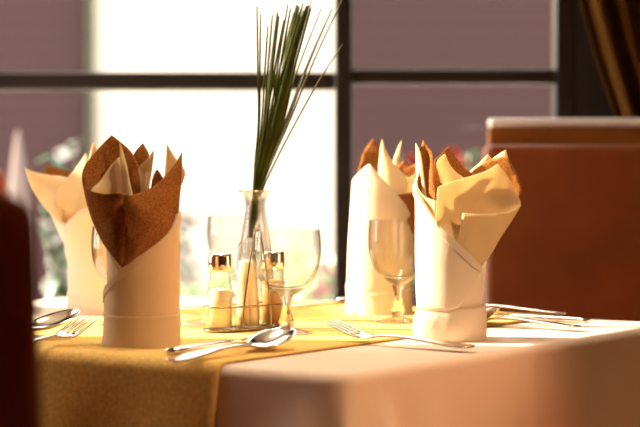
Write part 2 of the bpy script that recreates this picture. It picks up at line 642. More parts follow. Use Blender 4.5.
def cushion(x0, x1, y0, y1, z0, z1, r, nx=2):
    b = box(x0, x1, y0, y1, z0, z1)
    bmesh.ops.bevel(b, geom=b.edges[:], offset=r, segments=5, profile=.6, affect='EDGES')
    return b


BW = 1.25
obj('back_cushion', cushion(0, BW, -.05, .05, .46, .968, .013), M['leather'], bn, label='russet leather back cushion')
obj('seat_cushion', cushion(0, BW, -.42, -.03, .36, .475, .03), M['leather'], bn)
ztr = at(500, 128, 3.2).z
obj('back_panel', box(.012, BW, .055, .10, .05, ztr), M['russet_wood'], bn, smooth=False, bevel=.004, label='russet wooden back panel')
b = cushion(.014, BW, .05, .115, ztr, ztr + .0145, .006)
obj('top_sheen_strip', b, M['painted_top_sheen'], bn, label='painted highlight along the top edge')  # strip added to paint the light reflected along the back's top
obj('plinth', box(.01, BW, -.36, .05, 0, .36), M['dark_wood'], bn, smooth=False)


def make_chair(label, mat, loc, rotz):
    """chair faces local +Y; backrest at y = 0"""
    t = thing('dining_chair', label, 'chair', loc, rotz, None)
    W = .22
    b = bmesh.new()
    n = 10
    for sgn in (0,):
        pass
    rows = []
    # upholstered backrest, gently bowed and rounded at the top
    for i in range(13):
        zz = .47 + (.474) * i / 12
        row = []
        for side in (0, 1):
            for j in range(n + 1):
                u = -1 + 2 * j / n
                if side:
                    u = -u
                w = W * (1 - .02 * (1 - i / 12))
                drop = .010 * (abs(u) ** 4) * (i / 12)
                th = .03 * (1 - abs(u) ** 6) ** .5 + .004
                y = -.02 * (i / 12) + .03 * (1 - u * u) * -1 + (th if side else -th)
                row.append(b.verts.new((u * w, y, zz - drop)))
        rows.append(row)
    for a, c in zip(rows, rows[1:]):
        m = len(a)
        for j in range(m):
            b.faces.new((a[j], a[(j + 1) % m], c[(j + 1) % m], c[j]))
    b.faces.new(rows[0])
    top = rows[-1]
    for j in range(n):
        b.faces.new((top[j], top[j + 1], top[2 * n + 1 - (j + 1)], top[2 * n + 1 - j]))
    bmesh.ops.remove_doubles(b, verts=b.verts[:], dist=1e-5)
    obj('backrest', b, mat, t, sub=1)
    obj('seat', cushion(-W, W, .0, .42, .40, .475, .025), mat, t)
    for sx in (-1, 1):
        bb = bmesh.new()
        add_tube(bb, [(sx * .185, .38, .0), (sx * .185, .38, .41)], [.014, .02], 10)
        obj('leg', bb, M['dark_wood'], t)
        bb = bmesh.new()
        add_tube(bb, [(sx * .185, -.05, .0), (sx * .185, .01, .25), (sx * .185, .0, .50)], [.014, .018, .018], 10)
        obj('leg', bb, M['dark_wood'], t)
    return t


# table frame of reference: near corner, a runs left along the front edge, b runs right
CX, CY = .023, 1.858
A = Vector((-.812, .584, 0)).normalized()
B = Vector((.584, .812, 0)).normalized()
LA, LB = .90, .70
angB = math.atan2(B.y, B.x) - PI / 2       # rotation turning +Y onto B

right_end = at(33, 190, 1.22)
cc = Vector((right_end.x, right_end.y, 0)) + A * .215 + B * .02
chair = make_chair('dark red leather chair in the blurred left foreground', M['dark_leather'], (cc.x, cc.y, 0), angB)
chair2 = dup(chair, (-.1575 * 3.15 - .216, 3.13, 0), PI + .03, 'dark red leather chair beyond the table, cut by the left picture edge')

# curtain
cu = bmesh.new()
rows = []
tab = [(-30, 573), (0, 580), (60, 597), (118, 616), (150, 628)]
NZ, NX = 40, 90
YC = 3.30
for i in range(NZ + 1):
    zz = 2.35 - (2.35 - .10) * i / NZ
    py = 150 - (zz - CAMZ) * FPX / YC
    if py < 150:
        xl = (interp(tab, py)[0] if py > -30 else 573 + (py + 30) * .16)
        xl = (xl - 320) / FPX * YC
        wid = .33 + (.62 - .33) * max(0, (zz - CAMZ) / (2.35 - CAMZ))
    else:
        k = min(1, (CAMZ - zz) / .5)
        xl = (628 - 320) / FPX * YC - .03 * k
        wid = .33 + .06 * k
    row = []
    for j in range(NX + 1):
        u = j / NX
        amp = .018 + .012 * math.sin(u * 9 + 1)
        y = YC + amp * math.sin(u * 2 * PI * 9 + 1.2 * math.sin(u * 7) + .2 * zz)
        row.append(cu.verts.new((xl + wid * u, y, zz)))
    rows.append(row)
for a, c in zip(rows, rows[1:]):
    for j in range(NX):
        cu.faces.new((a[j], a[j + 1], c[j + 1], c[j]))
ct = thing('curtain', 'brown gold curtain drawn aside beside the window at upper right', 'curtain', ((at(600, 50, YC)).x, YC, 0))
obj('drape', cu, M['curtain'], ct, world=True, solid=.003)
rb = bmesh.new()
x0 = (618 - 320) / FPX * YC
pts = []
for k in range(24):
    a = 2 * PI * k / 24
    pts.append((x0 + .185 + .19 * math.cos(a), YC + .05 * math.sin(a), .93 + .02 * math.cos(a)))
add_tube(rb, pts, .008, 8, closed=True)
obj('tie_band', rb, M['curtain'], ct, world=True)
rd = bmesh.new()
add_tube(rd, [(.38, YC, 2.37), (1.2, YC, 2.37)], .012, 12)
obj('curtain_rod', rd, M['dark_wood'], ct, world=True)

# ------------------------------------------------------------------ table, cloth, runner
def tp(a, b, z):
    v = Vector((CX, CY, 0)) + A * a + B * b
    return Vector((v.x, v.y, z))


tc = tp(LA / 2, LB / 2, 0)
tb = thing('dining_table', 'square wooden dining table under the cream tablecloth', 'table', tc, 0)


def tbox(a0, a1, b0, b1, z0, z1):
    bb = bmesh.new()
    vs = [bb.verts.new(tp(a, b, z)) for z in (z0, z1) for b in (b0, b1) for a in (a0, a1)]
    for f in ((0, 2, 3, 1), (4, 5, 7, 6), (0, 1, 5, 4), (2, 6, 7, 3), (0, 4, 6, 2), (1, 3, 7, 5)):
        bb.faces.new([vs[i] for i in f])
    return bb


obj('tabletop', tbox(.014, LA - .014, .014, LB - .014, TZ - .032, TZ - .004), M['dark_wood'], tb, world=True, smooth=False)
for a in (.08, LA - .13):
    for b in (.08, LB - .13):
        obj('leg', tbox(a, a + .05, b, b + .05, 0, TZ - .032), M['dark_wood'], tb, world=True, smooth=False)

# cloth: perimeter of a rounded rectangle, going round the near corner and down
def perimeter(inset, nstep):
    """points (a, b, outward normal a, outward normal b, s) round the table, corner radius .02"""
    r = .022
    out = []
    corners = [((r, r), PI), ((LA - r, r), PI * 1.5), ((LA - r, LB - r), 0.0), ((r, LB - r), PI * .5)]
    for (ca, cb), a0 in corners:
        for k in range(9):
            an = a0 + (PI / 2) * k / 8
            out.append((ca + r * math.cos(an), cb + r * math.sin(an), math.cos(an), math.sin(an)))
    # densify straights
    dense = []
    N = len(out)
    for i in range(N):
        p, q = out[i], out[(i + 1) % N]
        d = math.hypot(q[0] - p[0], q[1] - p[1])
        n = max(1, int(d / nstep))
        for k in range(n):
            t = k / n
            na, nb = p[2] + (q[2] - p[2]) * t, p[3] + (q[3] - p[3]) * t
            l = math.hypot(na, nb)
            dense.append((p[0] + (q[0] - p[0]) * t, p[1] + (q[1] - p[1]) * t, na / l, nb / l))
    return dense


def flare(a, b, na, nb, d):
    """how far the cloth stands out from the edge at drop d"""
    k = d / .28
    out = .012 + .012 * k
    corner = max(abs(na), abs(nb))
    cf = max(0.0, (1 - corner) / .293)
    # distance to the near corner along the edge
    s = b if na < -.5 else a
    # soft folds that fan out from the corners
    side_b = na < -.7
    kk = min(1.0, max(0.0, d / .07))
    kk = kk * kk * (3 - 2 * kk)
    if side_b:
        out += kk * (.016 * math.exp(-((s - .060) / .018) ** 2) - .007 * math.exp(-((s - .10) / .025) ** 2)
                     + .006 * math.exp(-((s - .155) / .02) ** 2) + .003 * math.sin(s * 17 + .8))
        out += k * .012 * math.sin(s * 15 + .6)
        out += min(1.0, d / .012) * (.0045 * math.exp(-((s - .34) / .005) ** 2) - .004 * max(0.0, min(1.0, (s - .34) / .01)))
    elif nb < -.7:
        out += kk * (.010 * math.exp(-((s - .045) / .02) ** 2) + .004 * math.sin(s * 38 + .4)) + k * .009 * math.sin(s * 19 + .4)
    else:
        out += k * .01 * math.sin((a + b) * 24)
    out += k * cf * .055
    return out


ER = .012
clo = bmesh.new()
per = perimeter(0, .012)
levels = []
# top ring (just inside the edge), rounded edge, drop
for k in range(6):
    an = PI / 2 * k / 5
    levels.append(('r', ER * (math.sin(an) - 1), -ER * (1 - math.cos(an))))
for k in range(1, 19):
    levels.append(('d', 0, .245 * k / 18))
rings = []
for kind, off, dz in levels:
    ring = []
    for a, b, na, nb in per:
        if kind == 'r':
            e, z = off, dz
        else:
            e, z = flare(a, b, na, nb, dz) - .012, -ER - dz
        ring.append(clo.verts.new(tp(a + na * e, b + nb * e, TZ + z)))
    rings.append(ring)
N = len(per)
for r0, r1 in zip(rings, rings[1:]):
    for i in range(N):
        clo.faces.new((r0[i], r0[(i + 1) % N], r1[(i + 1) % N], r1[i]))
clo.faces.new(rings[0])
co = obj('tablecloth', clo, M['cloth'], loc=tuple(tp(LA / 2, LB / 2, TZ)))
tag(co, 'cream tablecloth hanging over the table edges', 'tablecloth')

# pressed crease lines in the cloth's top
run = bmesh.new()
A0, A1 = .149, .60
NA = 40
prof = []          # (b, z, normal distance) along the runner, starting at the hanging end
for k in range(14):
    prof.append((None, .235 * (1 - k / 14)))
rows = []
for k in range(len(prof)):
    d = prof[k][1]
    row = []
    for j in range(NA + 1):
        a = A0 + (A1 - A0) * j / NA
        e = flare(a, 0, 0, -1, d) - .012 + .0022
        row.append(run.verts.new(tp(a + .004 * math.sin(d * 20), -e, TZ - ER - d)))
    rows.append(row)
for k in range(6):
    an = PI / 2 * (5 - k) / 5
    row = []
    for j in range(NA + 1):
        a = A0 + (A1 - A0) * j / NA
        rr = ER + .0022
        row.append(run.verts.new(tp(a, ER - rr * math.sin(an), TZ - ER + rr * math.cos(an))))
    rows.append(row)
for k in range(1, 31):
    b_ = ER + (LB - 2 * ER) * k / 30
    rows.append([run.verts.new(tp(A0 + (A1 - A0) * j / NA, b_, TZ + .0022)) for j in range(NA + 1)])
for k in range(1, 6):
    an = PI / 2 * k / 5
    rr = ER + .0022
    rows.append([run.verts.new(tp(A0 + (A1 - A0) * j / NA, LB - ER + rr * math.sin(an), TZ - ER + rr * math.cos(an))) for j in range(NA + 1)])
for a, c in zip(rows, rows[1:]):
    for j in range(NA):
        run.faces.new((a[j], a[j + 1], c[j + 1], c[j]))
ro = obj('table_runner', run, M['runner'], solid=.0016, loc=tuple(tp((A0 + A1) / 2, LB / 2, TZ + .002)))
tag(ro, 'gold table runner lying across the tablecloth and hanging over its front', 'table runner')
TT = TZ + .0032       # top of the runner

# ------------------------------------------------------------------ napkins
def outline_smooth(pts):
    """smooth between sharp corners of a closed outline"""
    n = len(pts)
    sharp = []
    for i in range(n):
        a, b, c = pts[i - 1], pts[i], pts[(i + 1) % n]
        v1 = Vector((a[0] - b[0], a[1] - b[1]))
        v2 = Vector((c[0] - b[0], c[1] - b[1]))
        sharp.append(v1.length > 0 and v2.length > 0 and v1.angle(v2) < R(118))
    if not any(sharp):
        return catmull(pts, 4, True)
    s0 = sharp.index(True)
    idx = [(s0 + k) % n for k in range(n)] + [s0]
    out, run_ = [], [pts[idx[0]]]
    for i in idx[1:]:
        run_.append(pts[i])
        if sharp[i]:
            out += catmull(run_, 4)[:-1]
            run_ = [pts[i]]
    return out


def mvc(p, poly):
    """mean value weights of point p in polygon"""
    n = len(poly)
    d = [(q[0] - p[0], q[1] - p[1]) for q in poly]
    r = [math.hypot(*v) for v in d]
    for i in range(n):
        if r[i] < 1e-6:
            w = [0.0] * n
            w[i] = 1.0
            return w
    t = []
    for i in range(n):
        j = (i + 1) % n
        cr = d[i][0] * d[j][1] - d[i][1] * d[j][0]
        dt = d[i][0] * d[j][0] + d[i][1] * d[j][1]
        den = r[i] * r[j] + dt
        t.append(cr / den if abs(den) > 1e-9 else 0.0)
    w = [(t[i - 1] + t[i]) / r[i] for i in range(n)]
    s = sum(w)
    return [x / s for x in w] if abs(s) > 1e-9 else [1.0 / n] * n


def leaf_mesh(pts, Yc, Rm, bulge=0.0, step=3.0):
    """curved sheet: outline (px, py, depth in radii from the roll's axis), bulge bends its middle"""
    pts = outline_smooth(pts)
    poly = [(q[0], q[1]) for q in pts]
    dep = [q[2] for q in pts]
    n = len(poly)
    xs = [q[0] for q in poly]
    ys = [q[1] for q in poly]
    inner = []
    y = min(ys) + step
    while y < max(ys):
        x = min(xs) + step * .5
        while x < max(xs):
            c = False
            md = 1e9
            for i in range(n):
                (x1, y1), (x2, y2) = poly[i], poly[(i + 1) % n]
                if (y1 > y) != (y2 > y) and x < (x2 - x1) * (y - y1) / (y2 - y1) + x1:
                    c = not c
                L2 = (x2 - x1) ** 2 + (y2 - y1) ** 2
                tt = max(0, min(1, ((x - x1) * (x2 - x1) + (y - y1) * (y2 - y1)) / L2)) if L2 > 0 else 0
                md = min(md, math.hypot(x - x1 - tt * (x2 - x1), y - y1 - tt * (y2 - y1)))
            if c and md > step * .45:
                inner.append((x, y, md))
            x += step
        y += step
    mdm = max([q[2] for q in inner], default=1.0)
    co2 = [Vector(q) for q in poly] + [Vector((q[0], q[1])) for q in inner]
    vo, eo, fo, *_ = delaunay_2d_cdt(co2, [(i, (i + 1) % n) for i in range(n)], [], 1, 1e-5)
    b = bmesh.new()
    vv = []
    for v in vo:
        w = mvc(v, poly)
        d = sum(a * c for a, c in zip(w, dep))
        md = 0.0
        for q in inner:
            if abs(q[0] - v.x) < 1e-4 and abs(q[1] - v.y) < 1e-4:
                md = q[2]
        d += bulge * math.sin(min(1.0, md / mdm) * PI / 2)
        d += .05 * noise.noise(Vector((v.x * .06, v.y * .06, Yc * 7)))
        vv.append(b.verts.new(at(v.x, v.y, Yc + d * Rm)))
    for f in fo:
        try:
            b.faces.new([vv[i] for i in f])
        except ValueError:
            pass
    return b


def add_layer(b, Yc, prof, tab, off, rows=18, step=4):
    """part of the rolled sleeve. prof: (py, centre px, radius px); tab: (angle, top py, bottom py); angle 0 faces the camera, + is right"""
    t0, t1 = tab[0][0], tab[-1][0]
    n = max(2, int((t1 - t0) / step))
    grid = []
    for i in range(n + 1):
        th = t0 + (t1 - t0) * i / n
        top, bot = interp(tab, th)
        colv = []
        for j in range(rows + 1):
            py = bot + (top - bot) * j / rows
            cxp, rp = interp(prof, py)
            c = at(cxp, py, Yc)
            r = rp * Yc / FPX + off
            colv.append(b.verts.new((c.x + r * math.sin(R(th)), Yc - r * math.cos(R(th)), c.z)))
        grid.append(colv)
    for p, q in zip(grid, grid[1:]):
        for j in range(rows):
            b.faces.new((p[j], q[j], q[j + 1], p[j + 1]))


def napkin(label, base_px, base_py, cloth_mat, prof, layers, cuff_prof, cuff_tab, leaves, Rpx):
    g0 = ground(base_px, base_py)
    Yc = g0.y
    t = thing('rolled_napkin', label, 'napkin', (g0.x, Yc, TZ), 0, 'rolled napkins standing on the table')
    b = bmesh.new()
    add_layer(b, Yc, sorted(prof), *layers[0])
    obj('cloth_roll', b, cloth_mat, t, world=True, solid=.0014)
    b = bmesh.new()
    for tab, off in layers[1:]:
        add_layer(b, Yc, sorted(prof), tab, off)
    obj('cloth_flap', b, cloth_mat, t, world=True, solid=.0030)
    b = bmesh.new()
    add_layer(b, Yc, sorted(cuff_prof), cuff_tab, .0022, rows=10)
    obj('cuff', b, cloth_mat, t, world=True, solid=.0028, sub=1)
    for k, bulge, pts in leaves:
        nm = {'b': 'brown_paper', 'c': 'cream_paper'}[k]
        b = leaf_mesh(pts, Yc, Rpx * Yc / FPX, bulge)
        obj(nm, b, M['brown'] if k == 'b' else M['cream'], t, world=True, solid=.0007,
            label='brown paper layer' if k == 'b' else 'cream paper layer')
    return t


# front left: brown leaves outside
napkin('front left rolled napkin with brown paper leaves outermost', 141.5, 347, M['napkin'],
       [(348, 141.5, 35.5), (312, 142, 34), (290, 142, 34.2), (240, 141.5, 34.6), (205, 141.5, 34.8)],
       [([(-200, 236, 348), (-110, 232, 348), (-90, 238, 348), (-60, 250, 348), (-33, 268, 348), (0, 275, 348), (60, 275, 348), (100, 225, 348), (160, 236, 348)], 0.0),
        ([(-85, 296, 315), (-70, 287, 315), (-48, 279, 315), (-28, 268, 315), (22, 245, 315), (58, 228, 315), (78, 214, 315), (95, 212, 315), (140, 220, 315), (190, 240, 315)], .0026),
        ([(-84, 295.5, 303), (-70, 286.5, 295), (-48, 278.5, 287), (-28, 267.5, 276), (22, 244.5, 253), (58, 227.5, 236), (78, 213.5, 223), (95, 211.5, 221)], .0038)],
       [(350, 141, 37), (344, 141.2, 36.6), (335, 141.8, 35.6), (318, 142, 35.2), (311, 142, 35.6)],
       [(-185, 311, 347.5), (-95, 310, 347.5), (-60, 313, 347.5), (0, 313, 347.5), (90, 312, 347.5), (175, 311, 347.5)],
       [('b', .15, [(82, 178, .1), (85, 165, .3), (97, 150, .6), (111.5, 135, .8), (122, 143, .85), (133, 154, .8), (141, 172, .6), (148, 194, .3), (140, 232, .3), (118, 235, .4), (96, 222, .3), (86, 196, .1)]),
        ('c', .1, [(91, 191, .0), (100, 181, .3), (109, 168, .4), (119, 157, .45), (123, 175, .3), (126, 196, .1), (120, 230, .1), (106, 225, .1), (96, 206, .05)]),
        ('c', -.1, [(119.5, 141.5, .35), (122.5, 150, .3), (127, 166, .1), (130, 182, -.1), (133, 197, -.35), (132, 215, -.4), (124, 215, -.2), (122.5, 190, .1), (120.5, 165, .3)]),
        ('b', -.12, [(83, 185, .12), (91, 191, -.2), (104, 194, -.55), (114, 193.5, -.76), (121, 193, -.84), (125, 193, -.55), (126, 225, -.5), (123, 269, -.85), (113, 257, -.68), (104, 245, -.4), (98, 234, -.1), (91.5, 219, .1), (86, 200, .1)]),
        ('b', -.3, [(182, 152, .25), (175.5, 163, .0), (165, 176, -.35), (155, 185, -.6), (145, 190.5, -.85), (134, 194.5, -1.1), (127, 195, -1.25), (121.5, 193.5, -1.12), (123.5, 210, -1.12), (125, 240, -1.08), (122.5, 268, -.98), (132, 266, -1.0), (150, 256, -.96), (168, 238, -.72), (177, 221, -.2), (180, 195, .05), (181.5, 175, .2)]),
        ('b', 0, [(143, 143, .85), (149.5, 156, .75), (147, 172, .6), (146, 200, .5), (134, 200, .5), (133, 170, .7), (134, 154, .8)]),
        ('c', .1, [(154, 149.5, .2), (152.5, 165, .1), (150, 182, -.1), (148, 194, -.2), (147, 210, -.2), (141, 210, 0), (140, 180, .2), (138.5, 168, .4), (148, 158, .3)]),
        ('c', 0, [(167, 144, .6), (175, 157, .45), (185, 171, .15), (180.5, 188, .1), (176, 205, .1), (160, 205, .3), (164, 180, .5), (166, 160, .58)]),
        ('b', 0, [(157, 169, .55), (162, 176, .5), (166, 190, .4), (160, 205, .3), (150, 205, .4), (152, 180, .5)]),
        ('c', 0, [(94, 143.5, .95), (96.5, 149, .95), (97, 165, .8), (96, 200, .6), (88, 190, .5), (89, 165, .8)]),
        ], 36)

# front right: cream leaves outside, in the sun
napkin('front right sunlit rolled napkin with a large cream leaf opening right', 449.5, 339, M['napkin_light'],
       [(342, 449, 33), (306, 452, 29.5), (299, 452, 30.5), (280, 452.5, 31.5), (255, 453.5, 33), (205, 453, 32.5), (170, 451.5, 32)],
       [([(-60, 268, 341), (-20, 262, 341), (20, 268, 341), (45, 269, 341), (60, 266, 341), (90, 258, 341), (120, 248, 341), (180, 240, 341), (215, 235, 341), (270, 215, 341), (300, 240, 341)], 0.0),
        ([(-180, 218, 309), (-120, 196, 309), (-90, 178, 309), (-78, 188, 309), (-53, 204, 309), (-27, 223, 309), (-12, 233, 309), (7, 244, 305), (28, 257, 285), (46, 267, 268)], .0046),
        ([(-100, 184, 195), (-78, 187.5, 197), (-53, 203.5, 213), (-27, 222.5, 232), (7, 243.5, 253), (28, 256.5, 266), (43, 265, 269.5)], .0064)],
       [(343, 450.5, 32.5), (337, 450.5, 33), (327, 449.5, 34.2), (316, 450.5, 33), (308, 452, 31), (304, 452.5, 30.5)],
       [(-185, 308, 341.5), (-120, 305, 341.5), (-90, 309, 341.5), (-60, 306, 341.5), (0, 306.5, 341.5), (60, 305, 341.5), (90, 303, 341.5), (175, 307, 341.5)],
       [('c', 0, [(415.7, 143, .15), (419.5, 150, .05), (422, 162, -.1), (425, 185, -.2), (428, 205, -.3), (420, 207, -.15), (417.2, 190, .05), (416, 168, .15)]),
        ('b', .1, [(423, 140, .2), (428, 147, .05), (433, 155, -.15), (433.5, 175, -.35), (436, 202, -.5), (434, 222, -.6), (422, 206, -.3), (418.5, 192, -.1), (417.5, 178, -.05), (420.5, 168, .0), (420, 152, .1)]),
        ('c', 0, [(417, 186, -.15), (424, 196, -.5), (436, 200.5, -.72), (436.5, 227, -.85), (428, 216, -.7), (418.5, 203, -.25)]),
        ('b', .1, [(448, 147, .75), (456, 157, .75), (466, 169, .7), (473, 176, .6), (470, 200, .5), (455, 225, .3), (437, 222, .2), (434, 190, .2), (434.5, 162, .45), (440, 155, .6)]),
        ('c', .1, [(445, 153.5, .3), (450, 165, .3), (457, 173, .3), (464, 180, .25), (460, 205, .0), (444, 208, -.2), (441, 184, -.05), (437, 163, .1)]),
        ('b', 0, [(440, 182, -.3), (444, 188, -.4), (444, 215, -.6), (437, 215, -.5), (436, 200, -.4)]),
        ('c', .0, [(488, 154, .85), (491.5, 159, .85), (506, 149.5, .8), (508, 157, .75), (515, 175, .5), (505, 200, .3), (480, 205, .3), (468, 190, .5), (465, 177, .7), (478, 164, .8)]),
        ('b', .0, [(470, 176, .55), (480, 166, .6), (491, 160, .6), (507, 156, .55), (513, 166, .4), (519, 180, .2), (522, 191, .05), (519.5, 198, .0), (514, 208, -.1), (490, 212, .1), (472, 200, .4)]),
        ('c', .28, [(437.5, 190, -.75), (441, 186, -.78), (455, 181, -.75), (470, 176.5, -.6), (486, 171, -.35), (498, 164, -.1), (506, 174, -.05), (513, 186, -.05), (519.5, 199, -.05), (520.5, 206, -.1), (512, 219, -.35), (500, 236, -.55), (487, 258, -.65), (478, 268, -.8), (458, 246, -1.0), (437, 226, -1.0), (437, 207, -.9)]),
        ('c', -.1, [(462.5, 213, -1.02), (476, 214, -.98), (492, 213.5, -.8), (508, 211.5, -.5), (521, 205.5, -.15), (513, 219, -.4), (501, 237, -.62), (488.5, 258, -.7), (478, 268, -.9), (466, 254, -1.05), (457.5, 245, -1.08), (460, 230, -1.05)]),
        ], 35)

# back right
napkin('back right rolled napkin with a pointed cloth tip, behind the right goblet', 379, 315, M['napkin_light'],
       [(318, 379, 31), (290, 379, 30), (250, 380, 30), (205, 382, 29), (160, 384, 28)],
       [([(-200, 205, 317), (-90, 200, 317), (0, 240, 317), (60, 240, 317), (100, 215, 317), (160, 205, 317)], 0.0),
        ([(-150, 205, 293), (-110, 190, 293), (-80, 180, 293), (-58, 174, 293), (-31, 163.5, 293), (-5, 177, 293), (24, 193, 293), (46, 204, 293), (62, 214, 293), (80, 226, 293), (110, 240, 293)], .0018)],
       [(319, 379, 31.5), (312, 379, 31.3), (298, 379, 30.2), (284, 379, 30.8)],
       [(-185, 286, 317.5), (-90, 283, 317.5), (-50, 286, 317.5), (-10, 291, 317.5), (40, 289, 317.5), (90, 286, 317.5), (175, 286, 317.5)],
       [('b', 0, [(373, 138.5, .6), (379, 147, .5), (381, 160, .4), (380, 180, .2), (378, 200, .2), (360, 200, .1), (357, 178, .2), (360, 163, .35), (364.5, 150, .5)]),
        ('c', -.2, [(382, 139, .15), (386.5, 151, .05), (394, 164, -.15), (402, 172, -.2), (409, 178, -.1), (416, 174, .1), (415, 188, -.1), (412, 194, -.3), (400, 198, -.6), (388, 205, -.8), (380, 195, -.6), (378.5, 172, -.2), (380, 152, .1)]),
        ('c', 0, [(401.5, 140, .6), (400.5, 152, .5), (398, 166, .4), (396, 185, .3), (391, 180, .4), (393, 162, .5), (396.5, 151, .55)]),
        ('b', .1, [(404, 161, .8), (409, 167, .75), (419, 162, .6), (421, 180, .4), (414, 205, .2), (398, 205, .4), (396, 175, .7), (399, 165, .8)]),
        ('b', -.2, [(385, 188, -.75), (396, 194.5, -.8), (412, 192.5, -.4), (418, 195, .0), (417, 225, -.1), (410, 236, -.4), (398, 225, -.85), (388, 205, -.85)]),
        ], 30)

# back left
napkin('back left rolled napkin with a wide cream leaf spreading left', 101, 313, M['napkin_light'],
       [(317, 101, 31), (265, 101, 31), (246, 98, 32), (226, 92, 35.5), (205, 86, 39), (195, 84, 40)],
       [([(-200, 215, 316), (-110, 207, 316), (-75, 212, 316), (-40, 222, 316), (0, 230, 316), (70, 222, 316), (160, 215, 316)], 0.0),
        ([(-72, 250, 295), (-55, 236, 295), (-30, 221, 295), (0, 208, 295), (40, 202, 295), (100, 202, 295), (190, 214, 295)], .002)],
       [(318, 101, 31.5), (311, 101, 31.3), (298, 101, 31), (290, 101, 31.4)],
       [(-185, 291, 316.5), (-90, 291, 316.5), (0, 292, 316.5), (90, 291, 316.5), (175, 291, 316.5)],
       [('c', -.15, [(25, 168, .1), (35, 172, .05), (48, 175, .1), (60, 176, .1), (68, 178, .1), (66, 195, -.4), (62, 222, -.75), (54, 217, -.55), (45, 208, -.3), (38, 198, -.1), (31, 186, .0)]),
        ('b', 0, [(44, 170, .6), (49, 166, .65), (58, 168, .65), (72, 173, .6), (76, 185, .4), (66, 200, .3), (50, 195, .3), (45, 180, .5)]),
        ('c', -.2, [(86, 153, .2), (80, 163, .05), (71, 174, -.2), (62, 183, -.45), (57, 193, -.55), (55, 201, -.6), (62, 222, -.45), (74, 234, -.6), (92, 228, -.75), (100, 215, -.7), (96, 182, -.4), (89, 162, .1)]),
        ('c', 0, [(93, 143, .7), (96.5, 150, .7), (98, 170, .5), (97, 195, .3), (86, 195, .4), (89, 160, .6)]),
        ], 38)

# ------------------------------------------------------------------ glassware
def goblet_at(name_label, px, py, src=None, scale=1.0):
    g0 = ground(px, py)
    if src is not None:
        return dup(src, (g0.x, g0.y, TT), 0, name_label, 'wine goblets on the table', scale)
    t = thing('wine_goblet', name_label, 'goblet', (g0.x, g0.y, TT), 0, 'wine goblets on the table')
    outer = [(.0045, .0425), (.011, .0442), (.0195, .0490), (.0280, .0565), (.0345, .0670), (.0382, .0800), (.0394, .0930), (.0390, .1060), (.0380, .1165)]
    inner = [(.0370, .1165), (.0380, .1060), (.0384, .0930), (.0371, .0802), (.0333, .0675), (.0267, .0580), (.0205, .0542), (.012, .0522), (0, .0518)]
    prof = catmull(outer, 4) + [(.0380, .1172), (.0374, .1172)] + catmull(inner, 4)
    prof = [(max(0, r), z) for r, z in prof]
    obj('bowl', lathe([(0, .0425)] + prof, 72), M['thin'], t)
    st = [(0, .0512), (.0115, .0514), (.0180, .0516), (.0188, .0500), (.0120, .0454), (.0085, .0432), (.0075, .0405), (.0062, .037), (.0050, .033), (.0052, .028), (.0064, .022), (.0082, .016), (.0088, .012), (.0082, .0085), (.0082, .0070), (0, .0070)]
    obj('stem', lathe([(0, .0512)] + catmull(st[1:-1], 3) + [(0, .0070)], 40), M['solid'], t)
    ft = [(0, .0072), (.0085, .0070), (.018, .0045), (.026, .0026), (.0295, .0018), (.0300, .0010), (.0295, .0003), (.02, .0), (0, .0)]
    obj('foot', lathe(ft, 48), M['solid'], t)
    return t


gob = goblet_at('front goblet beside the condiment caddy, in front of the pepper shaker', 286.5, 336.5)
rg = goblet_at('right goblet standing between the two right napkins', 398, 325, gob, 1.0)
rg.scale = (.92, .92, 1.05)
goblet_at('far goblet behind the salt shaker and bud vase', 236, 304.5, gob, 1.0)
goblet_at('left goblet mostly hidden behind the front left napkin', 125, 328, gob, 1.0)

# low glass dish left of the salt shaker
d0 = ground(183, 327.5)
prof = [(0, 0), (.026, 0), (.0285, .002), (.030, .010), (.031, .0195), (.030, .0205), (.0275, .0205), (.0255, .010), (.023, .006), (0, .006)]
ob = obj('glass_dish', lathe(prof, 48), M['solid'])
ob.location = (d0.x, d0.y, TT)
tag(ob, 'small low glass dish between the front left napkin and salt shaker', 'dish')

# condiment caddy line
S0, S1 = Vector((-.1135, 2.272, 0)), Vector((-.0545, 2.324, 0))
ax = (S1 - S0).normalized()
nx = Vector((-ax.y, ax.x, 0))
mid = (S0 + S1) / 2
ca = thing('condiment_caddy', 'wire caddy holding the salt, pepper and pale tapered holder', 'caddy', (mid.x, mid.y, TT))


def stadium(rad, z, n=14):
    pts = []
    for k in range(n + 1):
        an = -PI / 2 + PI * k / n
        pts.append(S1 + ax * rad * math.cos(an) + nx * rad * math.sin(an))
    for k in range(n + 1):
        an = PI / 2 + PI * k / n
        pts.append(S0 + ax * rad * math.cos(an) + nx * rad * math.sin(an))
    return [Vector((q.x, q.y, TT + z)) for q in pts]


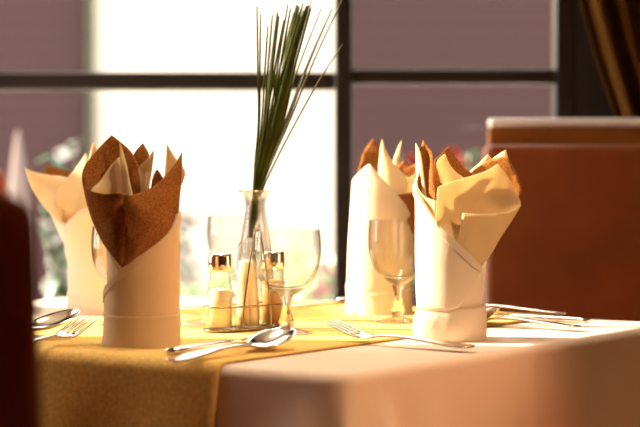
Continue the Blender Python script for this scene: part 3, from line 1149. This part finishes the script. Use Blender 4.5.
for z in (.0025, .0285):
    b = bmesh.new()
    add_tube(b, stadium(.0195, z), .0011, 8, closed=True)
    obj('wire_ring', b, M['wire'], ca, world=True)
b = bmesh.new()
pl = stadium(.0190, .0016)
top = [b.verts.new(q + Vector((0, 0, .0008))) for q in pl]
bot = [b.verts.new(q - Vector((0, 0, .0010))) for q in pl]
b.faces.new(top)
b.faces.new(bot[::-1])
for i in range(len(pl)):
    j = (i + 1) % len(pl)
    b.faces.new((bot[i], bot[j], top[j], top[i]))
obj('base_plate', b, M['wire'], ca, world=True)
b = bmesh.new()
hp = [mid - ax * .0205 - nx * .0185 + Vector((0, 0, TT + .001)), mid - ax * .0195 - nx * .0185 + Vector((0, 0, TT + .028)),
      mid - ax * .012 - nx * .019 + Vector((0, 0, TT + .075)), mid - ax * .0045 - nx * .019 + Vector((0, 0, TT + .110)),
      mid - nx * .019 + Vector((0, 0, TT + .1155)),
      mid + ax * .0045 - nx * .019 + Vector((0, 0, TT + .110)), mid + ax * .012 - nx * .019 + Vector((0, 0, TT + .075)),
      mid + ax * .0195 - nx * .0185 + Vector((0, 0, TT + .028)), mid + ax * .0205 - nx * .0185 + Vector((0, 0, TT + .001))]
add_tube(b, catmull([tuple(q) for q in hp], 5), .0011, 8)
obj('handle', b, M['wire'], ca, world=True)
b = bmesh.new()
q = mid - nx * .019 + Vector((0, 0, TT + .1185))
add_tube(b, [(q.x + .0026 * math.cos(2 * PI * k / 14) * ax.x, q.y + .0026 * math.cos(2 * PI * k / 14) * ax.y, q.z + .0026 * math.sin(2 * PI * k / 14)) for k in range(14)], .0009, 6, closed=True)
obj('handle_loop', b, M['wire'], ca, world=True)
CB = TT + .0025      # standing height on the caddy's plate


def shaker(label, loc, fill, fillmat, mx_):
    t = thing('condiment_shaker', label, 'shaker', (loc.x, loc.y, CB), 0, None)
    pr = [(0, 0), (.0138, 0), (.0145, .0015), (.0145, .046), (.0138, .050), (.0126, .055), (.0122, .060), (.0122, .066),
          (.0112, .066), (.0112, .056), (.0128, .047), (.0132, .044), (.0132, .003), (0, .003)]
    obj('glass_jar', lathe(pr, 36), M['thin'], t)
    obj('contents', lathe([(0, .0034), (.0129, .0034), (.0129, fill - .001), (.0118, fill), (.006, fill + .001), (0, fill + .0012)], 32), fillmat, t)
    obj('chrome_cap', lathe([(0, .0663), (.0118, .0663), (.0132, .0668), (.0138, .0680), (.0138, .0835), (.0132, .0855), (.0115, .0866), (.006, .0872), (0, .0873)], 40), M['chrome'], t)
    bb = bmesh.new()
    for k in range(7):
        a = 2 * PI * k / 6
        rr = .0045 if k < 6 else 0
        add_lathe(bb, [(.0006, .0870), (.0006, .0876), (0, .0876)], 8, rr * math.cos(a), rr * math.sin(a))
    obj('shaker_holes', bb, M['frame'], t)
    return t


shaker('salt shaker with chrome cap at the left end of the caddy', S0, .0455, M['salt'], 0)
shaker('pepper shaker with brown contents and chrome cap, behind the front goblet', S1, .052, M['pepper'], 0)
ho = thing('tapered_holder', 'tapered glass holder of pale contents in the middle of the caddy', 'holder', (mid.x, mid.y, CB))
obj('glass_jar', lathe([(0, 0), (.0150, 0), (.0156, .0015), (.0150, .02), (.0122, .06), (.0104, .088), (.0100, .098), (.0090, .098), (.0094, .088), (.0112, .06), (.0140, .02), (.0145, .003), (0, .003)], 36), M['thin'], ho)
obj('contents', lathe([(0, .0034), (.0141, .0034), (.0137, .02), (.0109, .06), (.0098, .0755), (.006, .0775), (0, .0778)], 32), M['picks'], ho)

# vase with grass
V0 = ground(255.5, 321.5)
va = thing('bud_vase', 'clear glass bud vase with flared lip behind the caddy', 'vase', (V0.x, V0.y, TT))
ou = [(.0205, 0), (.0225, .003), (.0228, .020), (.0222, .045), (.0205, .075), (.0180, .098), (.0150, .115), (.0128, .128), (.0120, .138), (.0128, .146), (.0155, .152), (.0195, .1555)]
inn = [(max(0, r - .0016), z) for r, z in ou[1:]]
prof = [(0, 0)] + catmull(ou, 4) + [(.0200, .1568), (.0190, .1572)] + catmull(inn[::-1], 4) + [(.019, .006), (0, .005)]
obj('vase_body', lathe(prof, 48), M['solid'], va)
b = bmesh.new()
add_tube(b, [(.0195 * math.cos(2 * PI * k / 40), .0195 * math.sin(2 * PI * k / 40), .1565) for k in range(40)], .0012, 8, closed=True)
obj('lip', b, M['solid'], va)

blades = [  # tip px, py, x where it passes y = 120, width (px), pale?
    (257, 5.6, 258.5, 1.5, 0), (260.5, 14, 259.5, 1.6, 0), (272.5, 14.6, 264, 1.8, 0), (277.5, 12.5, 265.5, 2.8, 0), (279, 16, 267, 2.0, 0),
    (288, 4, 270, 1.6, 0), (290.6, 8, 272, 1.8, 0), (297, 4.8, 274, 3.2, 0), (299, 6, 276, 3.0, 0), (303, 3, 277.5, 2.2, 0), (301, 9, 271, 2.6, 0),
    (306.5, 6, 278, 3.2, 0), (308.5, 5, 280, 2.6, 0), (311, 8, 282, 2.0, 0), (294, 12, 268.5, 2.4, 0), (304, 10, 275, 2.8, 0),
    (312.5, -4, 284, 1.5, 0), (321.6, 8, 280.5, 1.2, 1), (332, 9, 286, 2.0, 0), (331.5, 10, 288, 1.5, 1), (342, 0, 290, 1.3, 1), (342.7, 44, 297, 1.2, 1),
    (284, 20, 266.5, 2.0, 0), (268, 26, 262, 1.6, 0)]
spec = {0: 'leftmost thin grass blade, nearly upright, in the bud vase', 21: 'lowest leaning dry grass blade, crossing the window post, in the bud vase',
        20: 'dry grass blade leaning furthest right and reaching the picture top', 18: 'dark green grass blade leaning right, apart from the dense bunch'}
bm_base = Vector((V0.x, V0.y, 0))
for i, (tx, ty, mxp, w, pale) in enumerate(blades):
    dy0 = random.uniform(-.004, .004)
    dy1 = random.uniform(-.05, .05)
    # at the vase mouth all crowd together around px 254..262
    nx_ = 252.5 + (mxp - 258) * .20
    pts = [(tx, ty, dy1), ((tx * .5 + mxp * .5) - (tx - mxp) * .035, (ty + 120) / 2, dy1 * .62), (mxp, 120, dy1 * .35),
           (nx_ * .55 + mxp * .45 - (mxp - 262) * .02, 160, dy1 * .16), (nx_ + .6, 194, dy0 * .8), (nx_ - 2.2, 215, dy0), (249 + (i % 5) * .9, 238, dy0)]
    path = catmull(pts, 5)
    b = bmesh.new()
    prev = None
    for k, (px, py, dy) in enumerate(path):
        c = at(px, py, V0.y + dy)
        f = k / (len(path) - 1)
        ww = w * (1.5 if pale else 1.08) * V0.y / FPX * .5 * (min(1, .6 + f * 4) if not pale else min(1, .5 + f * 2)) * (1 if f < .6 else 1 - .35 * (f - .6) / .4)
        yaw = .35 * math.sin(i * 1.7 + f * 1.2)
        s = Vector((math.cos(yaw), math.sin(yaw), 0))
        a = [b.verts.new(c - s * ww), b.verts.new(c + Vector((0, .0006, 0))), b.verts.new(c + s * ww)]
        if prev:
            for m in range(2):
                b.faces.new((prev[m], prev[m + 1], a[m + 1], a[m]))
        prev = a
    o = obj('grass_blade', b, M['grass_pale'] if pale else M['grass'], solid=.0005, loc=tuple(at(250, 238, V0.y)))
    tag(o, spec.get(i, 'dry thin grass blade leaning right in the bud vase' if pale else 'dark green grass blade in the dense bunch in the bud vase'), 'grass blade', 'grass blades in the bud vase')

# ------------------------------------------------------------------ cutlery (local +X runs from handle end to tip)
def strip(b, stations, m=8, first=None):
    """stations: (x, y offset, half width, z, dish depth)"""
    prev = first
    for x, yo, w, z, dish in stations:
        row = []
        for j in range(m + 1):
            v = -1 + 2 * j / m
            row.append(b.verts.new((x, yo + w * v, z - dish * (1 - v * v))))
        if prev:
            for j in range(m):
                b.faces.new((prev[j], prev[j + 1], row[j + 1], row[j]))
        prev = row
    return prev


HANDLE = [(0, 0, .0035, .0030, 0), (.004, 0, .0085, .0030, 0), (.02, 0, .0098, .0034, -.0006), (.05, 0, .0080, .0052, -.0009), (.085, 0, .0050, .0072, -.001),
          (.110, 0, .0036, .0066, -.001), (.125, 0, .0036, .0046, -.001)]


def make_spoon(label, loc, rot, group):
    t = thing('table_spoon', label, 'spoon', loc, 0, group)
    t.rotation_euler = rot
    b = bmesh.new()
    strip(b, catmull(HANDLE, 4))
    obj('handle', b, M['steel'], t, solid=.0020)
    b = bmesh.new()
    bowl = [(.125, 0, .0036, .0046, -.0008), (.131, 0, .0085, .0042, .0018), (.139, 0, .0150, .0052, .0050), (.152, 0, .0203, .0080, .0078), (.166, 0, .0205, .0112, .0080),
            (.178, 0, .0172, .0142, .0062), (.186, 0, .0115, .0162, .0036), (.190, 0, .0060, .0174, .0012), (.1915, 0, .0012, .0180, 0)]
    strip(b, catmull(bowl, 4), 14)
    obj('bowl', b, M['steel'], t, solid=.0014)
    return t


def make_fork(label, loc, rot, group):
    t = thing('table_fork', label, 'fork', loc, 0, group)
    t.rotation_euler = rot
    b = bmesh.new()
    strip(b, catmull(HANDLE, 4))
    obj('handle', b, M['steel'], t, solid=.0020)
    b = bmesh.new()
    strip(b, catmull([(.125, 0, .0036, .0046, -.0008), (.131, 0, .0070, .0040, .001), (.138, 0, .0112, .0042, .0016), (.146, 0, .0124, .0056, .0016), (.150, 0, .0126, .0066, .0014)], 4), 8)
    obj('head', b, M['steel'], t, solid=.0016)
    for yo in (-.0105, -.0035, .0035, .0105):
        b = bmesh.new()
        strip(b, catmull([(.149, yo, .0021, .0060, 0), (.165, yo * .98, .0019, .0110, 0), (.180, yo * .95, .0015, .0155, 0), (.190, yo * .93, .0007, .0178, 0)], 4), 2)
        obj('tine', b, M['steel'], t, solid=.0015)
    return t


def make_knife(label, loc, rot, group):
    t = thing('table_knife', label, 'knife', loc, 0, group)
    t.rotation_euler = rot
    b = bmesh.new()
    n = 12
    prev = None
    for x, w, h in catmull([(0, .003, .002), (.004, .0085, .0036), (.03, .0092, .0040), (.07, .0078, .0038), (.100, .0062, .0034), (.106, .0058, .0030)], 3):
        row = [b.verts.new((x, w * math.cos(2 * PI * k / n), .0042 + h * math.sin(2 * PI * k / n))) for k in range(n)]
        if prev:
            for k in range(n):
                b.faces.new((prev[k], prev[(k + 1) % n], row[(k + 1) % n], row[k]))
        else:
            b.faces.new(row)
        prev = row
    b.faces.new(prev)
    obj('handle', b, M['steel'], t)
    b = bmesh.new()
    strip(b, catmull([(.105, 0, .0052, .0042, 0), (.115, .001, .0082, .0040, 0), (.15, .001, .0098, .0036, 0), (.19, .0005, .0098, .0030, 0), (.205, -.002, .0070, .0026, 0), (.212, -.006, .0020, .0024, 0)], 4), 4)
    obj('blade', b, M['steel'], t, solid=.0014)
    return t


def aim(kind, label, tip_px, end_px, tilt=0.0, roll=0.0, group='cutlery laid on the table', lift=0.0, anchor='tip'):
    """lay a piece along the line from one table point to another; its tip sits over tip_px"""
    T, E = ground(*tip_px), ground(*end_px)
    d = (T - E)
    yaw = math.atan2(d.y, d.x)
    L = {'spoon': .1915, 'fork': .190, 'knife': .212}[kind]
    u = d.normalized()
    o = E if anchor == 'end' else T - u * L * math.cos(tilt)
    f = {'spoon': make_spoon, 'fork': make_fork, 'knife': make_knife}[kind]
    return f(label, (o.x, o.y, TT + lift), (roll, -tilt, yaw), group)


aim('spoon', 'shiny spoon in front of the front goblet, its bowl facing the camera', (289, 350.5), (188, 364), R(1.2), R(6))
aim('knife', 'knife beside the front spoon with its handle near the runner edge', (277, 341.5), (170, 358.5), 0, 0, anchor='end')
aim('fork', 'fork left of the front right napkin with raised tines pointing left', (328, 342), (474, 353), R(.8), R(-5))
aim('spoon', 'spoon with raised bowl beside the fork at left, near the foreground chair', (79, 339.5), (-66, 347), R(2.8), R(8), lift=.003)
aim('fork', 'fork at left pointing towards the front left napkin', (89, 344), (-8, 361), R(1.8), R(6), lift=.002)
aim('knife', 'knife lying behind the left spoon in front of the back left napkin', (86, 326), (10, 329), 0, 0)
aim('fork', 'fork right of the front right napkin, its handle end nearest the table edge', (440, 322.5), (580, 332), 0, 0, anchor='end')
aim('knife', 'knife right of the front right napkin, lying behind the fork', (447, 318.5), (588, 327), 0, 0, anchor='end')
aim('spoon', 'spoon right of the front right napkin with only its bowl showing', (493, 328.5), (435, 316), R(1), R(10))
aim('knife', 'knife at the back of the table beside the window post', (285, 310.5), (352, 304.5), 0, 0)
aim('fork', 'fork behind the right goblet with its tines showing left of the sunlit napkin', (414, 314), (567, 318), R(1.5), 0, anchor='end')

# ------------------------------------------------------------------ light
sun_d = bpy.data.lights.new('sun', 'SUN')
sun_d.energy = 24.0
sun_d.angle = R(0.8)
sun_d.color = (1.0, .86, .62)
sun = bpy.data.objects.new('sun', sun_d)
AZ, EL = R(10), R(28)
sd = Vector((math.cos(AZ) * math.cos(EL), -math.sin(AZ) * math.cos(EL), -math.sin(EL)))
sun.rotation_euler = sd.to_track_quat('-Z', 'Y').to_euler()
sun.location = (-4, 4, 4)
COL.objects.link(sun)


def lamp(name, kind, loc, target, energy, col, **kw):
    d = bpy.data.lights.new(name, kind)
    d.energy = energy
    d.color = col
    for k, v in kw.items():
        setattr(d, k, v)
    o = bpy.data.objects.new(name, d)
    o.location = loc
    o.rotation_euler = (Vector(target) - Vector(loc)).to_track_quat('-Z', 'Y').to_euler()
    COL.objects.link(o)
    return o


WARM = (1.0, .66, .36)
lamp('added_fill_spot', 'SPOT', (1.6, .9, 2.1), (-.20, 2.12, .80), 125, WARM, spot_size=R(21), spot_blend=.5, shadow_soft_size=.06)  # added unseen fill, brightens the front left napkin
lamp('added_table_fill', 'SPOT', (-.06, 2.30, 2.05), (-.06, 2.30, .75), 50, (1.0, .84, .62), spot_size=R(70), spot_blend=1.0, shadow_soft_size=.14)  # added unseen fill from overhead, lifts the table top above the drapes
lamp('added_drape_fill', 'SPOT', (2.0, 1.65, .58), (.08, 2.01, .64), 32, (1.0, .20, .05), spot_size=R(17), spot_blend=.7, shadow_soft_size=.05)  # added low spot, stands in for orange bounce on the right drape
lamp('added_fill_spot', 'SPOT', (.3, 1.0, 2.6), (.45, 3.0, .75), 20, (1.0, .62, .34), spot_size=R(30), spot_blend=1.0, shadow_soft_size=.06)  # added unseen fill aimed at the bench leather

wd = bpy.data.worlds.new('world')
scene.world = wd
wd.use_nodes = True
nt = wd.node_tree
bg = nt.nodes['Background']
bg.inputs['Color'].default_value = (1.0, .94, .86, 1)
bg.inputs['Strength'].default_value = 7.6

# ------------------------------------------------------------------ colour management
vs_ = scene.view_settings
scene.display_settings.display_device = 'sRGB'
vs_.view_transform = 'Standard'
vs_.look = 'None'
vs_.exposure = 0.0
vs_.gamma = 1.0
vs_.use_curve_mapping = False
cy = scene.cycles
cy.use_denoising = True
cy.max_bounces = 14
cy.transparent_max_bounces = 24
cy.transmission_bounces = 12
cy.sample_clamp_indirect = 6.0
cy.caustics_refractive = True
